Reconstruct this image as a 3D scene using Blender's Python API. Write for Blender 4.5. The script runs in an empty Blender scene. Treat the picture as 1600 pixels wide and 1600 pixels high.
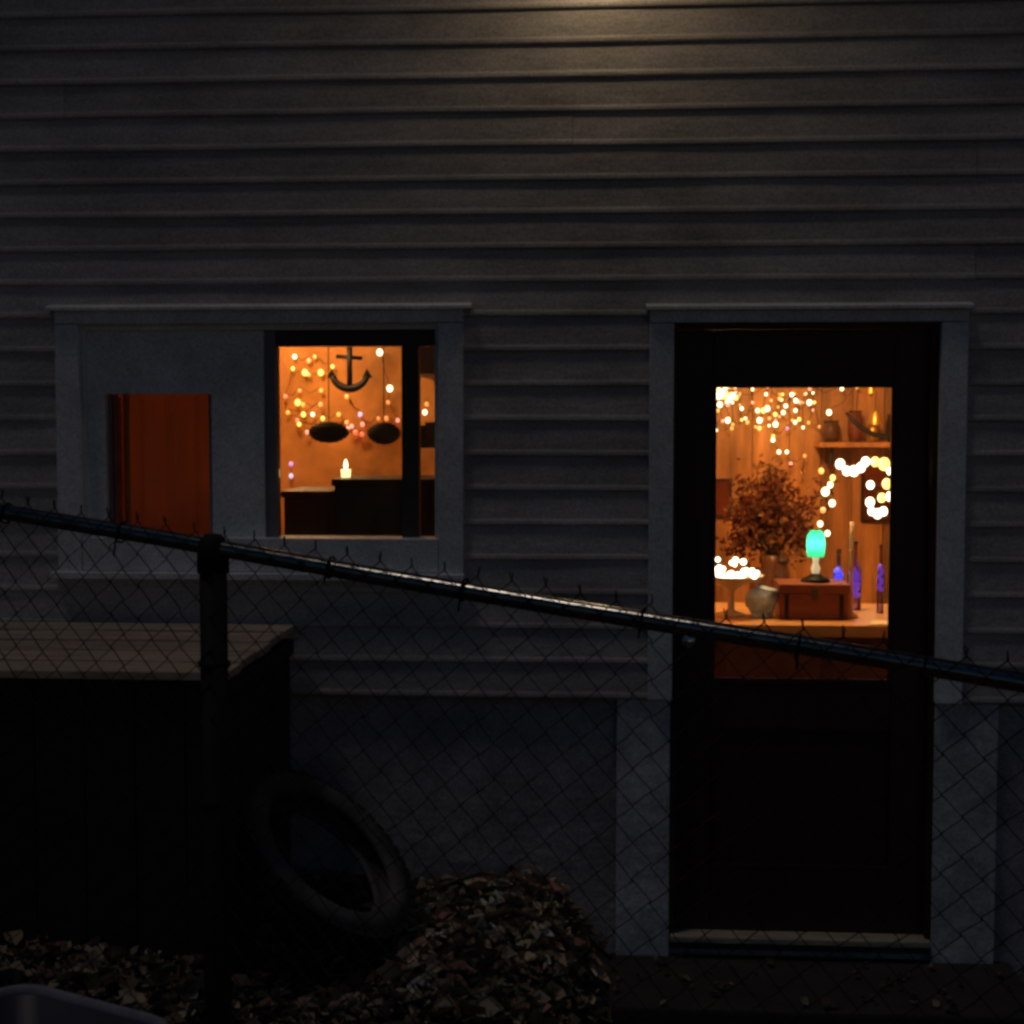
import bpy, bmesh, math, random
from mathutils import Vector, Matrix, noise
random.seed(11)
R = math.radians
S = bpy.context.scene
C = S.collection

# ------------------------------------------------------------------ camera
cd = bpy.data.cameras.new('camera'); cam = bpy.data.objects.new('camera', cd); C.objects.link(cam)
cam.location = (0.35, -5.0, 1.71)
cam.rotation_euler = (R(90 - 3.41), 0, R(4.0))
cd.lens = 52.9; cd.sensor_width = 36; cd.clip_start = 0.05; cd.clip_end = 500
S.camera = cam

# ------------------------------------------------------------------ night sky, added overhead glow, exposure
w = bpy.data.worlds.new('World'); S.world = w; w.use_nodes = True
nt = w.node_tree; bg = nt.nodes['Background']
sky = nt.nodes.new('ShaderNodeTexSky'); sky.sky_type = 'NISHITA'; sky.sun_disc = False
sky.sun_elevation = R(4); sky.sun_rotation = R(150); sky.dust_density = 0.5; sky.ozone_density = 4.0
nt.links.new(sky.outputs[0], bg.inputs[0]); bg.inputs[1].default_value = 0.0185
sl = bpy.data.lights.new('overhead_glow', 'SUN'); sl.energy = 0.20; sl.angle = R(11); sl.color = (1.0, 0.86, 0.72)  # warm overhead glow added to lift ground and ledges against the wall
so = bpy.data.objects.new('overhead_glow', sl); C.objects.link(so); so.rotation_euler = Vector((-.28, -.17, .945)).to_track_quat('Z', 'Y').to_euler()
so.location = (-3, -2, 8)
S.view_settings.view_transform = 'Standard'; S.view_settings.look = 'None'
S.view_settings.exposure = 0; S.view_settings.gamma = 1; S.view_settings.use_curve_mapping = False
S.render.engine = 'CYCLES'
S.cycles.use_denoising = True
S.cycles.sample_clamp_indirect = 3.0
S.cycles.max_bounces = 5; S.cycles.diffuse_bounces = 3; S.cycles.glossy_bounces = 3; S.cycles.transmission_bounces = 4; S.cycles.transparent_max_bounces = 12
S.cycles.filter_width = 3.0

# ------------------------------------------------------------------ materials
def mat(name, col, rough=0.7, metal=0.0, var=0.0, scale=6.0, bump=0.0, bscale=None, stretch=(1, 1, 1), spec=0.4, grime=0.0):
    m = bpy.data.materials.new(name); m.use_nodes = True
    n = m.node_tree.nodes; l = m.node_tree.links; b = n['Principled BSDF']
    b.inputs['Base Color'].default_value = (*col, 1); b.inputs['Roughness'].default_value = rough
    b.inputs['Metallic'].default_value = metal; b.inputs['Specular IOR Level'].default_value = spec
    if var or bump:
        tc = n.new('ShaderNodeTexCoord'); mp = n.new('ShaderNodeMapping'); mp.inputs['Scale'].default_value = stretch
        l.new(tc.outputs['Object'], mp.inputs['Vector'])
    if var:
        nz = n.new('ShaderNodeTexNoise'); nz.inputs['Scale'].default_value = scale; nz.inputs['Detail'].default_value = 6
        nz.inputs['Roughness'].default_value = 0.65
        l.new(mp.outputs[0], nz.inputs['Vector'])
        mr = n.new('ShaderNodeMapRange'); mr.inputs[1].default_value = 0.3; mr.inputs[2].default_value = 0.7
        mr.inputs[3].default_value = 1 - var; mr.inputs[4].default_value = 1 + var
        l.new(nz.outputs['Fac'], mr.inputs[0])
        oi = n.new('ShaderNodeObjectInfo'); m2 = n.new('ShaderNodeMapRange')
        m2.inputs[3].default_value = 1 - var * .35; m2.inputs[4].default_value = 1 + var * .35
        l.new(oi.outputs['Random'], m2.inputs[0])
        mu = n.new('ShaderNodeMath'); mu.operation = 'MULTIPLY'; l.new(mr.outputs[0], mu.inputs[0]); l.new(m2.outputs[0], mu.inputs[1])
        vm = n.new('ShaderNodeVectorMath'); vm.operation = 'SCALE'; vm.inputs[0].default_value = col
        if grime:       # fine speckled dirt
            gn = n.new('ShaderNodeTexNoise'); gn.inputs['Scale'].default_value = 130; gn.inputs['Detail'].default_value = 3; gn.inputs['Roughness'].default_value = .8
            l.new(tc.outputs['Object'], gn.inputs['Vector'])
            g2 = n.new('ShaderNodeMapRange'); g2.inputs[1].default_value = .32; g2.inputs[2].default_value = .68
            g2.inputs[3].default_value = 1 - grime; g2.inputs[4].default_value = 1 + grime; l.new(gn.outputs['Fac'], g2.inputs[0])
            m4 = n.new('ShaderNodeMath'); m4.operation = 'MULTIPLY'; l.new(mu.outputs[0], m4.inputs[0]); l.new(g2.outputs[0], m4.inputs[1]); mu = m4
        l.new(mu.outputs[0], vm.inputs['Scale']); l.new(vm.outputs[0], b.inputs['Base Color'])
    if bump:
        nb = n.new('ShaderNodeTexNoise'); nb.inputs['Scale'].default_value = bscale or scale * 4; nb.inputs['Detail'].default_value = 5
        l.new(mp.outputs[0], nb.inputs['Vector'])
        bp = n.new('ShaderNodeBump'); bp.inputs['Strength'].default_value = bump; bp.inputs['Distance'].default_value = 0.01
        l.new(nb.outputs['Fac'], bp.inputs['Height']); l.new(bp.outputs[0], b.inputs['Normal'])
    return m

def emit(name, col, s, base=(.8, .8, .8)):
    m = mat(name, base, 0.4); b = m.node_tree.nodes['Principled BSDF']
    b.inputs['Emission Color'].default_value = (*col, 1); b.inputs['Emission Strength'].default_value = s
    return m

def glassy(name, tint=(1, 1, 1), refl=0.05, rough=0.02, dirt=0.0):
    m = bpy.data.materials.new(name); m.use_nodes = True; n = m.node_tree.nodes; l = m.node_tree.links
    n.remove(n['Principled BSDF']); o = n['Material Output']
    tr = n.new('ShaderNodeBsdfTransparent'); tr.inputs[0].default_value = (*tint, 1)
    gl = n.new('ShaderNodeBsdfGlossy'); gl.inputs['Roughness'].default_value = rough
    fr = n.new('ShaderNodeFresnel'); fr.inputs[0].default_value = 1.5
    mx = n.new('ShaderNodeMixShader'); l.new(fr.outputs[0], mx.inputs[0]); l.new(tr.outputs[0], mx.inputs[1]); l.new(gl.outputs[0], mx.inputs[2])
    last = mx
    if dirt:
        df = n.new('ShaderNodeBsdfDiffuse'); df.inputs[0].default_value = (.5, .48, .44, 1)
        tc = n.new('ShaderNodeTexCoord'); nz = n.new('ShaderNodeTexNoise'); nz.inputs['Scale'].default_value = 9; nz.inputs['Detail'].default_value = 6
        l.new(tc.outputs['Object'], nz.inputs['Vector'])
        mr = n.new('ShaderNodeMapRange'); mr.inputs[1].default_value = .35; mr.inputs[2].default_value = .8; mr.inputs[4].default_value = dirt
        l.new(nz.outputs['Fac'], mr.inputs[0])
        m3 = n.new('ShaderNodeMixShader'); l.new(mr.outputs[0], m3.inputs[0]); l.new(mx.outputs[0], m3.inputs[1]); l.new(df.outputs[0], m3.inputs[2]); last = m3
    l.new(last.outputs[0], o.inputs[0]); return m

def cloth(name, col, trans=0.5):
    m = bpy.data.materials.new(name); m.use_nodes = True; n = m.node_tree.nodes; l = m.node_tree.links
    n.remove(n['Principled BSDF']); o = n['Material Output']
    d = n.new('ShaderNodeBsdfDiffuse'); t = n.new('ShaderNodeBsdfTranslucent')
    tc = n.new('ShaderNodeTexCoord'); nz = n.new('ShaderNodeTexNoise'); nz.inputs['Scale'].default_value = 5; nz.inputs['Detail'].default_value = 5
    l.new(tc.outputs['Object'], nz.inputs['Vector'])
    mr = n.new('ShaderNodeMapRange'); mr.inputs[3].default_value = .6; mr.inputs[4].default_value = 1.3; l.new(nz.outputs['Fac'], mr.inputs[0])
    vm = n.new('ShaderNodeVectorMath'); vm.operation = 'SCALE'; vm.inputs[0].default_value = col; l.new(mr.outputs[0], vm.inputs['Scale'])
    l.new(vm.outputs[0], d.inputs[0]); l.new(vm.outputs[0], t.inputs[0])
    mx = n.new('ShaderNodeMixShader'); mx.inputs[0].default_value = trans
    l.new(d.outputs[0], mx.inputs[1]); l.new(t.outputs[0], mx.inputs[2]); l.new(mx.outputs[0], o.inputs[0]); return m

M = {
 'siding': mat('siding vinyl', (.385, .365, .38), .5, var=.30, scale=4, bump=.2, bscale=40, stretch=(.5, 1, 1.6), grime=.34),
 'trim': mat('white trim paint', (.62, .65, .72), .55, var=.18, scale=7, bump=.15, bscale=50, grime=.3),
 'board': mat('painted board', (.66, .70, .76), .6, var=.2, scale=4, bump=.15, bscale=40, grime=.3),
 'jamb': mat('weathered jamb', (.19, .19, .23), .6, var=.2),
 'concrete': mat('foundation concrete', (.27, .27, .31), .9, var=.35, scale=4, bump=.6, bscale=22, grime=.4),
 'plaster': mat('painted concrete', (.46, .48, .54), .85, var=.35, scale=5, bump=.5, bscale=20, grime=.35),
 'step': mat('dark stone step', (.028, .027, .027), .9, var=.3, scale=8, bump=.6),
 'door': mat('dark brown door paint', (.034, .014, .010), .45, var=.25, scale=4, stretch=(6, 1, .6)),
 'sash': mat('dark sash', (.045, .04, .042), .5, var=.2),
 'thresh': mat('worn threshold wood', (.27, .245, .21), .7, var=.4, scale=14, bump=.4, stretch=(.4, 2, 1)),
 'metal': mat('dark weathered steel', (.014, .014, .016), .75, 0.0, var=.3, scale=14, bump=.1, bscale=80, spec=.2),
 'railmetal': mat('galvanised rail', (.34, .33, .32), .15, 1.0, var=.3, scale=18, bump=.03, bscale=60),
 'wire': mat('dull dark wire', (.014, .014, .015), .75, 0.0, var=.2, spec=.15),
 'blackmetal': mat('black iron', (.02, .02, .022), .45, .6, var=.2),
 'brass': mat('brass', (.7, .5, .2), .25, 1.0),
 'nickel': mat('worn nickel', (.8, .78, .72), .2, 1.0),
 'glass': glassy('window glass', (.97, .97, .95), dirt=.05),
 'clear': glassy('clear glass', (.93, .95, .93)),
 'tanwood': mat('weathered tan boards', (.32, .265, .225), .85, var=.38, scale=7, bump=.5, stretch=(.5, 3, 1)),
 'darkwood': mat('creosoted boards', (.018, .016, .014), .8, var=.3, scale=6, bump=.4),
 'soil': mat('dark soil', (.045, .036, .028), .95, var=.5, scale=3, bump=1.0, bscale=18),
 'rubber': mat('old tyre rubber', (.022, .022, .024), .6, var=.3, scale=10, bump=.2),
 'rubberdust': mat('dusty tyre wall', (.07, .07, .08), .8, var=.6, scale=7, bump=.2),
 'bin': mat('blue grey bin plastic', (.022, .025, .055), .5, var=.2),
 'binrim': mat('pale scuffed bin rim', (.17, .175, .23), .5, var=.4, scale=12),
 'bark': mat('twig bark', (.05, .04, .032), .9, var=.3),
 'amber': mat('amber plaster', (.60, .27, .075), .8, var=.45, scale=3.2, bump=.1),
 'pine': mat('pine panelling', (.56, .26, .085), .55, var=.7, scale=3.2, stretch=(3, 1, .35)),
 'ceil': mat('ceiling paint', (.55, .42, .30), .85, var=.1),
 'floor': mat('interior floor', (.20, .12, .07), .5, var=.2),
 'chestblack': mat('black lacquer', (.010, .008, .008), .5, var=.2),
 'chestbrown': mat('dark walnut', (.035, .018, .012), .5, var=.3),
 'redwood': mat('red stained wood', (.24, .07, .035), .45, var=.4, scale=6, stretch=(.5, 1, 3)),
 'counter': mat('honey counter top', (.55, .31, .13), .35, var=.3, scale=7, stretch=(.4, 2, 1)),
 'counterfront': mat('red brown counter front', (.15, .055, .035), .6, var=.3),
 'wicker': mat('dark wicker', (.012, .009, .008), .8, var=.3),
 'curtain': cloth('rust curtain', (.42, .135, .06), .22),
 'tapestry': cloth('maroon tapestry', (.20, .055, .03), .05),
 'bag': mat('pale foil bag', (.50, .74, 1.0), .35, var=.5, scale=18, bump=.5, bscale=30),
 'paper': mat('paper', (.8, .72, .6), .8),
 'cord': mat('dark cord', (.03, .02, .015), .6),
 'shed': mat('roof shingle', (.06, .06, .065), .9, var=.3, scale=8),
 'goldleaf': mat('gold ornament', (.75, .48, .12), .3, .8),
 'greenshade': cloth('green glass shade', (.06, .78, .40), .85), 'greenbulb': emit('bulb in green shade', (.85, 1, .8), 30),
 'stem': emit('lit milk glass', (1, .80, .45), .55),
 'blueg': emit('lit blue glass', (.16, .16, 1), 1.1, (.1, .1, .6)),
 'violetg': emit('lit violet glass', (.34, .12, .75), .55, (.2, .1, .5)),
 'flame': emit('flame', (1, .74, .36), 9.0),
 'candlewax': emit('glowing wax', (1, .68, .28), 2.6),
 'ceramic': mat('pale ceramic', (.62, .52, .40), .4, var=.2),
 'dried': cloth('dried flower', (.12, .042, .024), .2),
 'dried2': cloth('dried grass', (.30, .16, .07), .2),
 'jar': mat('brown jar glaze', (.12, .055, .03), .35, var=.4, scale=12),
 'hem': cloth('pale curtain hem', (.62, .34, .18), .45),
 'violetglass': glassy('violet tinted glass', (.62, .50, .85)), 'blueglass': glassy('blue tinted glass', (.45, .50, .95)),
 'pole': mat('pale turned pole', (.62, .42, .26), .6),
 'lamp': emit('outdoor bulb', (1, .72, .38), 52.0),
 'roomlamp': emit('room lamp globe', (1, .57, .24), 78),
 'roomlamp2': emit('room lamp globe warm', (1, .54, .20), 285),
 'wallcore': mat('sheathing', (.25, .2, .15), .9),
}
BULB = {'w': emit('warm bulb', (1, .74, .40), 5.5), 'y': emit('yellow bulb', (1, .60, .10), 3.0), 'o': emit('orange bulb', (1, .36, .04), 2.0),
        'd': emit('dim bulb', (1, .30, .06), 1.3), 'p': emit('pink bulb', (1, .30, .24), 1.6), 'r': emit('red bulb', (1, .10, .06), 1.2),
        'v': emit('violet bulb', (.75, .28, .80), 1.0), 'b': emit('pale blue bulb', (.72, .66, 1), 1.1), 'g': emit('globe bulb', (1, .86, .58), 7.0)}

for m_ in BULB.values(): m_.cycles.emission_sampling = 'NONE'

# ------------------------------------------------------------------ mesh helpers
class MB:
    def __init__(s): s.v = []; s.f = []; s.c = []
    def add(s, v, f):
        k = len(s.v); s.v += [tuple(p) for p in v]; s.f += [tuple(i + k for i in q) for q in f]; return s
    def box(s, x0, x1, y0, y1, z0, z1):
        return s.add([(x0, y0, z0), (x1, y0, z0), (x1, y1, z0), (x0, y1, z0), (x0, y0, z1), (x1, y0, z1), (x1, y1, z1), (x0, y1, z1)],
                     [(0, 3, 2, 1), (4, 5, 6, 7), (0, 1, 5, 4), (1, 2, 6, 5), (2, 3, 7, 6), (3, 0, 4, 7)])
    def tube(s, pts, r, n=8, cap=True):
        pts = [Vector(p) for p in pts]; rs = r if isinstance(r, (list, tuple)) else [r] * len(pts); V = []; F = []
        pn = None
        for i, p in enumerate(pts):
            t = (pts[min(i + 1, len(pts) - 1)] - pts[max(i - 1, 0)]).normalized()
            if pn is None: pn = t.orthogonal().normalized()
            pn = (pn - t * pn.dot(t))
            pn = pn.normalized() if pn.length > 1e-6 else t.orthogonal().normalized()
            bn = t.cross(pn)
            for k in range(n):
                a = 2 * math.pi * k / n; V.append(p + (pn * math.cos(a) + bn * math.sin(a)) * rs[i])
        for i in range(len(pts) - 1):
            for k in range(n):
                F.append((i * n + k, i * n + (k + 1) % n, (i + 1) * n + (k + 1) % n, (i + 1) * n + k))
        if cap: F += [tuple(range(n))[::-1], tuple(range((len(pts) - 1) * n, len(pts) * n))]
        return s.add(V, F)
    def lathe(s, prof, n=20, mtx=None, closed=False):
        mtx = mtx or Matrix(); V = []; F = []
        for r, z in prof:
            for k in range(n):
                a = 2 * math.pi * k / n; V.append(mtx @ Vector((max(r, 1e-4) * math.cos(a), max(r, 1e-4) * math.sin(a), z)))
        m = len(prof)
        for i in range(m if closed else m - 1):
            j = (i + 1) % m
            for k in range(n): F.append((i * n + k, i * n + (k + 1) % n, j * n + (k + 1) % n, j * n + k))
        return s.add(V, F)
    def ball(s, c, r, n=12, sz=1.0):
        return s.lathe([(r * math.sin(math.pi * i / 8), -r * sz * math.cos(math.pi * i / 8)) for i in range(9)], n, Matrix.Translation(c))
    def build(s, name, m, parent=None, smooth=False, bevel=0.0):
        me = bpy.data.meshes.new(name); me.from_pydata(s.v, [], s.f); me.update()
        bm = bmesh.new(); bm.from_mesh(me); bmesh.ops.recalc_face_normals(bm, faces=bm.faces)
        if bevel: bmesh.ops.bevel(bm, geom=list(bm.edges), offset=bevel, segments=2, profile=.6, affect='EDGES')
        bm.to_mesh(me); bm.free()
        if smooth:
            for p in me.polygons: p.use_smooth = True
        me.materials.append(m)
        o = bpy.data.objects.new(name, me); C.objects.link(o); o.parent = parent
        return o
def box(name, m, parent, x0, x1, y0, y1, z0, z1, bevel=0.0):
    return MB().box(x0, x1, y0, y1, z0, z1).build(name, m, parent, bevel=bevel)
def tag(o, label=None, cat=None, group=None, kind=None):
    if label: o['label'] = label
    if cat: o['category'] = cat
    if group: o['group'] = group
    if kind: o['kind'] = kind
    return o
def thing(name, label, cat, loc=(0, 0, 0), group=None):
    o = bpy.data.objects.new(name, None); C.objects.link(o); o.location = loc; o.empty_display_size = .1
    return tag(o, label, cat, group)
def setparent(o, p):   # keep world placement under a thing that stands away from the origin
    o.parent = p; o.matrix_parent_inverse = Matrix.Translation(p.location).inverted()
    return o

def sstep(a, b, x):
    t = min(max((x - a) / (b - a), 0), 1); return t * t * (3 - 2 * t)

# ------------------------------------------------------------------ ground
def gz(x, y):
    z = .13 * (1 - sstep(.06, .40, x)) - .13 * sstep(.06, .40, x)
    near = sstep(-2.6, -.7, y)
    z *= near
    z += .085 * sstep(-.55, -1.15, x) * sstep(-2.6, -1.0, y)
    z -= .07 * sstep(-.1, -.8, y) * (1 - sstep(-1.1, -.6, -abs(x)) * 0) * (1 - sstep(-.5, -.9, x)) * near
    if y < .02: z += .035 * noise.noise((x * 2.3, y * 2.3, 0)) + .012 * noise.noise((x * 9, y * 9, 3))
    return z
def axis(lo, hi, dense_lo, dense_hi, step, big):
    a = []; v = lo
    while v < hi:
        a.append(v); v += step if dense_lo <= v < dense_hi else big
    return a + [hi]
xs = axis(-60, 60, -2.6, 2.6, .06, 2.0); ys = axis(-60, 60, -3.4, .3, .06, 2.0)
g = MB()
V = [(x, y, gz(x, y) if (-6 < x < 6 and -6 < y < .4) else 0.0) for y in ys for x in xs]
n = len(xs)
F = [(j * n + i, j * n + i + 1, (j + 1) * n + i + 1, (j + 1) * n + i) for j in range(len(ys) - 1) for i in range(n - 1)
     if not (ys[j] > .12 and ys[j + 1] < 7 and xs[i] > -4.9 and xs[i + 1] < 4.9)]
g.add(V, F); go = g.build('ground', M['soil'], smooth=True); tag(go, kind='structure')

# ------------------------------------------------------------------ house
house = thing('house', 'dark clapboard house wall with lit window and half glass door at night', 'house')
WX0, WX1, WZ0, WZ1 = -1.54, -.16, 1.186, 2.095       # window casing, outside
DX0, DX1, DZ1 = .454, 1.478, 2.088                   # door casing, outside
OX0, OX1, OZ0, OZ1 = -1.465, -.236, 1.30, 2.04       # window hole
QX0, QX1, QZ1 = .53, 1.397, 2.035                    # door hole
LX, RX, TOP = -5.2, 5.0, 5.4
core = MB()
core.box(LX, OX0, .0, .14, .78, 2.3).box(OX1, QX0, 0, .14, .78, 2.3).box(QX1, RX, 0, .14, .78, 2.3)
core.box(OX0, OX1, 0, .14, .78, OZ0).box(OX0, OX1, 0, .14, OZ1, 2.3).box(QX0, QX1, 0, .14, QZ1, 2.3).box(LX, RX, 0, .14, 2.3, TOP)
core.build('sheathing', M['wallcore'], house)
rows = [.788 + .1155 * k for k in range(11)] + [2.0585 + .1108 * k for k in range(31)]
def plank(x0, x1, z, e, seed):
    prof = [(.0, z + .004), (-.010, z), (-.0150, z + .0015), (-.0168, z + .007), (-.0160, z + .016), (-.0128, z + .024),
            (-.0100, z + e * .60), (-.0060, z + e + .008), (.0, z + e + .008)]
    nx = max(2, int((x1 - x0) / .18)); V = []; F = []
    for i in range(nx + 1):
        x = x0 + (x1 - x0) * i / nx
        dz = .0034 * noise.noise((x * 1.4, seed * 3.1, 0)); dy = .0028 * noise.noise((x * 2.1, seed * 1.7, 9))
        for (y, zz) in prof: V.append((x, min(y + dy, .0) if y < -.002 else y, zz + dz))
    m = len(prof)
    for i in range(nx):
        for k in range(m): F.append((i * m + k, i * m + (k + 1) % m, (i + 1) * m + (k + 1) % m, (i + 1) * m + k))
    F += [tuple(range(m)), tuple(range(nx * m, nx * m + m))[::-1]]
    MB().add(V, F).build('siding_plank', M['siding'], house)
random.seed(4)
for k, z in enumerate(rows):
    e = .1155 if z < 2.05 else .1108
    spans = [(LX, RX)]
    if 1.186 <= z < 2.05: spans = [(LX, WX0 + .004), (WX1 - .004, DX0 + .004), (DX1 - .004, RX)]
    elif z < 1.186: spans = [(LX, DX0 + .004), (DX1 - .004, RX)]
    if z > TOP - .05: continue
    for a, b in spans:
        cuts = [a]
        x = a + (random.choice((1.1, 2.2, 2.9, 7.4)) if b - a > 3.7 else 9)
        if abs(z - rows[17]) < .01 and a == LX: x = -1.50
        while x < b - .5: cuts.append(x); x += random.choice((4.9, 5.6, 4.3))
        cuts.append(b)
        for i in range(len(cuts) - 1): plank(cuts[i] + (.0008 if i else 0), cuts[i + 1] - .0008, z, e, k * 7 + i)
# foundation, side and back walls, roof
fd = MB().box(LX + .02, .352, .025, .26, -.9, .80).box(1.604, RX - .02, .025, .26, -.9, .80).box(.352, 1.604, .03, .26, -.9, -.07)
fd.build('foundation_wall', M['concrete'], house)
for a, b in ((.352, .53), (1.397, 1.604)):
    box('pilaster', M['plaster'], house, a, b, -.004, .26, -.28, .786, bevel=.006)
box('step', M['step'], house, .33, 1.66, -.46, .03, -.42, -.085, bevel=.012)
box('side_wall', M['siding'], house, LX, LX + .14, .14, 7.0, -.4, TOP); box('side_wall', M['siding'], house, RX - .14, RX, .14, 7.0, -.4, TOP)
box('back_wall', M['siding'], house, LX, RX, 7.0, 7.14, -.4, TOP)
rf = MB().add([(LX - .3, -.5, TOP - .02), (RX + .3, -.5, TOP - .02), (RX + .3, 3.5, TOP + 2.2), (LX - .3, 3.5, TOP + 2.2), (LX - .3, 7.6, TOP - .02), (RX + .3, 7.6, TOP - .02),
               (LX - .3, -.5, TOP + .12), (RX + .3, -.5, TOP + .12), (RX + .3, 3.5, TOP + 2.36), (LX - .3, 3.5, TOP + 2.36), (LX - .3, 7.6, TOP + .12), (RX + .3, 7.6, TOP + .12)],
              [(0, 1, 2, 3), (3, 2, 5, 4), (6, 9, 8, 7), (9, 10, 11, 8), (0, 6, 7, 1), (4, 5, 11, 10), (0, 3, 9, 6), (3, 4, 10, 9), (1, 7, 8, 2), (2, 8, 11, 5)])
rf.build('roof', M['shed'], house)
# interior shell
box('interior_floor', M['floor'], house, LX + .14, RX - .14, .26, 4.2, -.10, 0.0)
box('ceiling', M['ceil'], house, LX + .14, RX - .14, .14, 4.2, 2.42, 2.5)
box('interior_wall', M['amber'], house, LX + .14, .12, 2.56, 2.66, 0.0, 2.42)
box('interior_wall', M['amber'], house, -1.72, -1.62, .14, 2.56, 0.0, 2.42)
box('partition_wall', M['amber'], house, .12, .22, .26, 3.6, 0.0, 2.42)
box('interior_wall', M['amber'], house, .22, RX - .14, 2.86, 2.96, 0.0, 2.42)
box('interior_wall', M['amber'], house, 2.6, 2.7, .26, 2.86, 0.0, 2.42)
x = .225
random.seed(8)
while x < 2.58:                      # vertical pine boards lining the back of the door room
    wd = random.choice((.14, .16, .19)); x1 = min(x + wd, 2.59)
    box('panelling_board', M['pine'], house, x + .003, x1 - .003, 2.845 + random.uniform(-.004, .004), 2.859, .02, 2.41); x = x1

# ---- window unit
win = MB().box(OX0, OX0 + .02, .0, .12, OZ0, OZ1).box(OX1 - .02, OX1, .0, .12, OZ0, OZ1).box(OX0 + .02, OX1 - .02, 0, .12, OZ1 - .02, OZ1).box(OX0 + .02, OX1 - .02, 0, .12, OZ0, OZ0 + .02).build('window', M['trim'], house)
box('casing_board', M['trim'], win, WX0, OX0 + .006, -.034, -.001, WZ0, OZ1 - .002, .003)
box('casing_board', M['trim'], win, OX1 - .006, WX1, -.034, -.001, WZ0, OZ1 - .002, .003)
box('casing_board', M['trim'], win, WX0, WX1, -.036, -.001, OZ1, WZ1, .003)
box('casing_board', M['trim'], win, OX0 + .008, OX1 - .008, -.032, -.001, WZ0 + .022, OZ0 + .022, .003)
MB().add([(WX0 - .025, -.058, WZ1 - .002), (WX1 + .03, -.058, WZ1 - .002), (WX1 + .03, .0, WZ1 + .014), (WX0 - .025, 0, WZ1 + .014), (WX0 - .025, -.058, WZ1 - .012), (WX1 + .03, -.058, WZ1 - .012), (WX1 + .03, 0, WZ1 - .006), (WX0 - .025, 0, WZ1 - .006)],
         [(0, 1, 2, 3), (4, 7, 6, 5), (0, 4, 5, 1), (1, 5, 6, 2), (2, 6, 7, 3), (3, 7, 4, 0)]).build('drip_cap', M['trim'], win)
box('sill', M['trim'], win, WX0 - .02, WX1 + .005, -.060, -.001, WZ0 - .004, WZ0 + .020, .004)
# left half: painted board with a cut-out
cx0, cx1, cz0, cz1 = -1.385, -1.018, 1.322, 1.806; bx1 = -.838
bd = MB().box(OX0 + .02, cx0, .012, .036, OZ0 + .02, OZ1 - .02).box(cx1, bx1, .012, .036, OZ0 + .02, OZ1 - .02).box(cx0, cx1, .012, .036, cz1, OZ1 - .02)
tag(bd.build('infill_board', M['board'], win), 'white board filling the left half of the window, with a cut-out')
box('cutout_edge', M['redwood'], win, cx0 + .022, cx0 + .034, .030, .075, cz0, cz1 - .012)
box('cutout_liner', M['jamb'], win, cx0 + .001, cx0 + .016, .038, .10, cz0, cz1 - .001); box('cutout_liner', M['jamb'], win, cx1 - .018, cx1 - .001, .038, .10, cz0, cz1 - .001)
# right half: dark sashes and panes
box('sash_stile', M['jamb'], win, bx1 + .001, -.800, .02, .085, OZ0 + .02, OZ1 - .02)
box('sash_stile', M['sash'], win, -.376, -.318, .045, .095, OZ0 + .02, OZ1 - .075)
box('sash_stile', M['board'], win, -.258 - .003, -.2565, .02, .085, OZ0 + .02, OZ1 - .075)
box('sash_rail', M['sash'], win, -.799, -.2565, .03, .085, OZ1 - .074, OZ1 - .021)
for a, b in ((-.799, -.377), (-.317, -.262)):
    box('pane', M['glass'], win, a, b, .064, .068, OZ0 + .021, OZ1 - .075)

# ---- door
door = MB().box(QX0, QX0 + .018, -.0, .14, -.02, QZ1).box(QX1 - .018, QX1, 0, .14, -.02, QZ1).box(QX0 + .018, QX1 - .018, 0, .14, QZ1 - .018, QZ1).build('door', M['door'], house)
box('casing_board', M['trim'], door, DX0, QX0 + .004, -.034, -.001, .79, QZ1 - .002, .003)
box('casing_board', M['trim'], door, QX1 - .004, DX1, -.034, -.001, .79, QZ1 - .002, .003)
box('casing_board', M['trim'], door, DX0, DX1, -.036, -.001, QZ1, DZ1, .003)
MB().add([(DX0 - .012, -.058, DZ1 - .002), (DX1 + .012, -.058, DZ1 - .002), (DX1 + .012, .0, DZ1 + .014), (DX0 - .012, 0, DZ1 + .014), (DX0 - .012, -.058, DZ1 - .012), (DX1 + .012, -.058, DZ1 - .012), (DX1 + .012, 0, DZ1 - .006), (DX0 - .012, 0, DZ1 - .006)],
         [(0, 1, 2, 3), (4, 7, 6, 5), (0, 4, 5, 1), (1, 5, 6, 2), (2, 6, 7, 3), (3, 7, 4, 0)]).build('drip_cap', M['trim'], door)
GX0, GX1, GZ0, GZ1 = .667, 1.262, .842, 1.836
sx0, sx1 = QX0 + .020, QX1 - .020
box('stile', M['door'], door, sx0, GX0, .045, .09, -.0065, QZ1 - .02, .002); box('stile', M['door'], door, GX1, sx1, .045, .09, -.0065, QZ1 - .02, .002)
box('rail', M['door'], door, GX0 + .001, GX1 - .001, .046, .089, GZ1, QZ1 - .02, .002)
box('rail', M['door'], door, GX0 + .001, GX1 - .001, .046, .089, .68, GZ0, .002); box('rail', M['door'], door, GX0 + .001, GX1 - .001, .046, .089, -.006, .22, .002)
box('panel', M['door'], door, GX0 + .001, GX1 - .001, .058, .078, .22, .68, .002)
for a, b, c, d in ((GX0, GX0 + .012, GZ0, GZ1), (GX1 - .012, GX1, GZ0, GZ1), (GX0 + .012, GX1 - .012, GZ1 - .012, GZ1), (GX0 + .012, GX1 - .012, GZ0, GZ0 + .012)):
    box('glazing_bead', M['door'], door, a, b, .040, .055, c, d)
box('pane', M['glass'], door, GX0 + .001, GX1 - .001, .064, .068, GZ0 + .001, GZ1 - .001)
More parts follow.
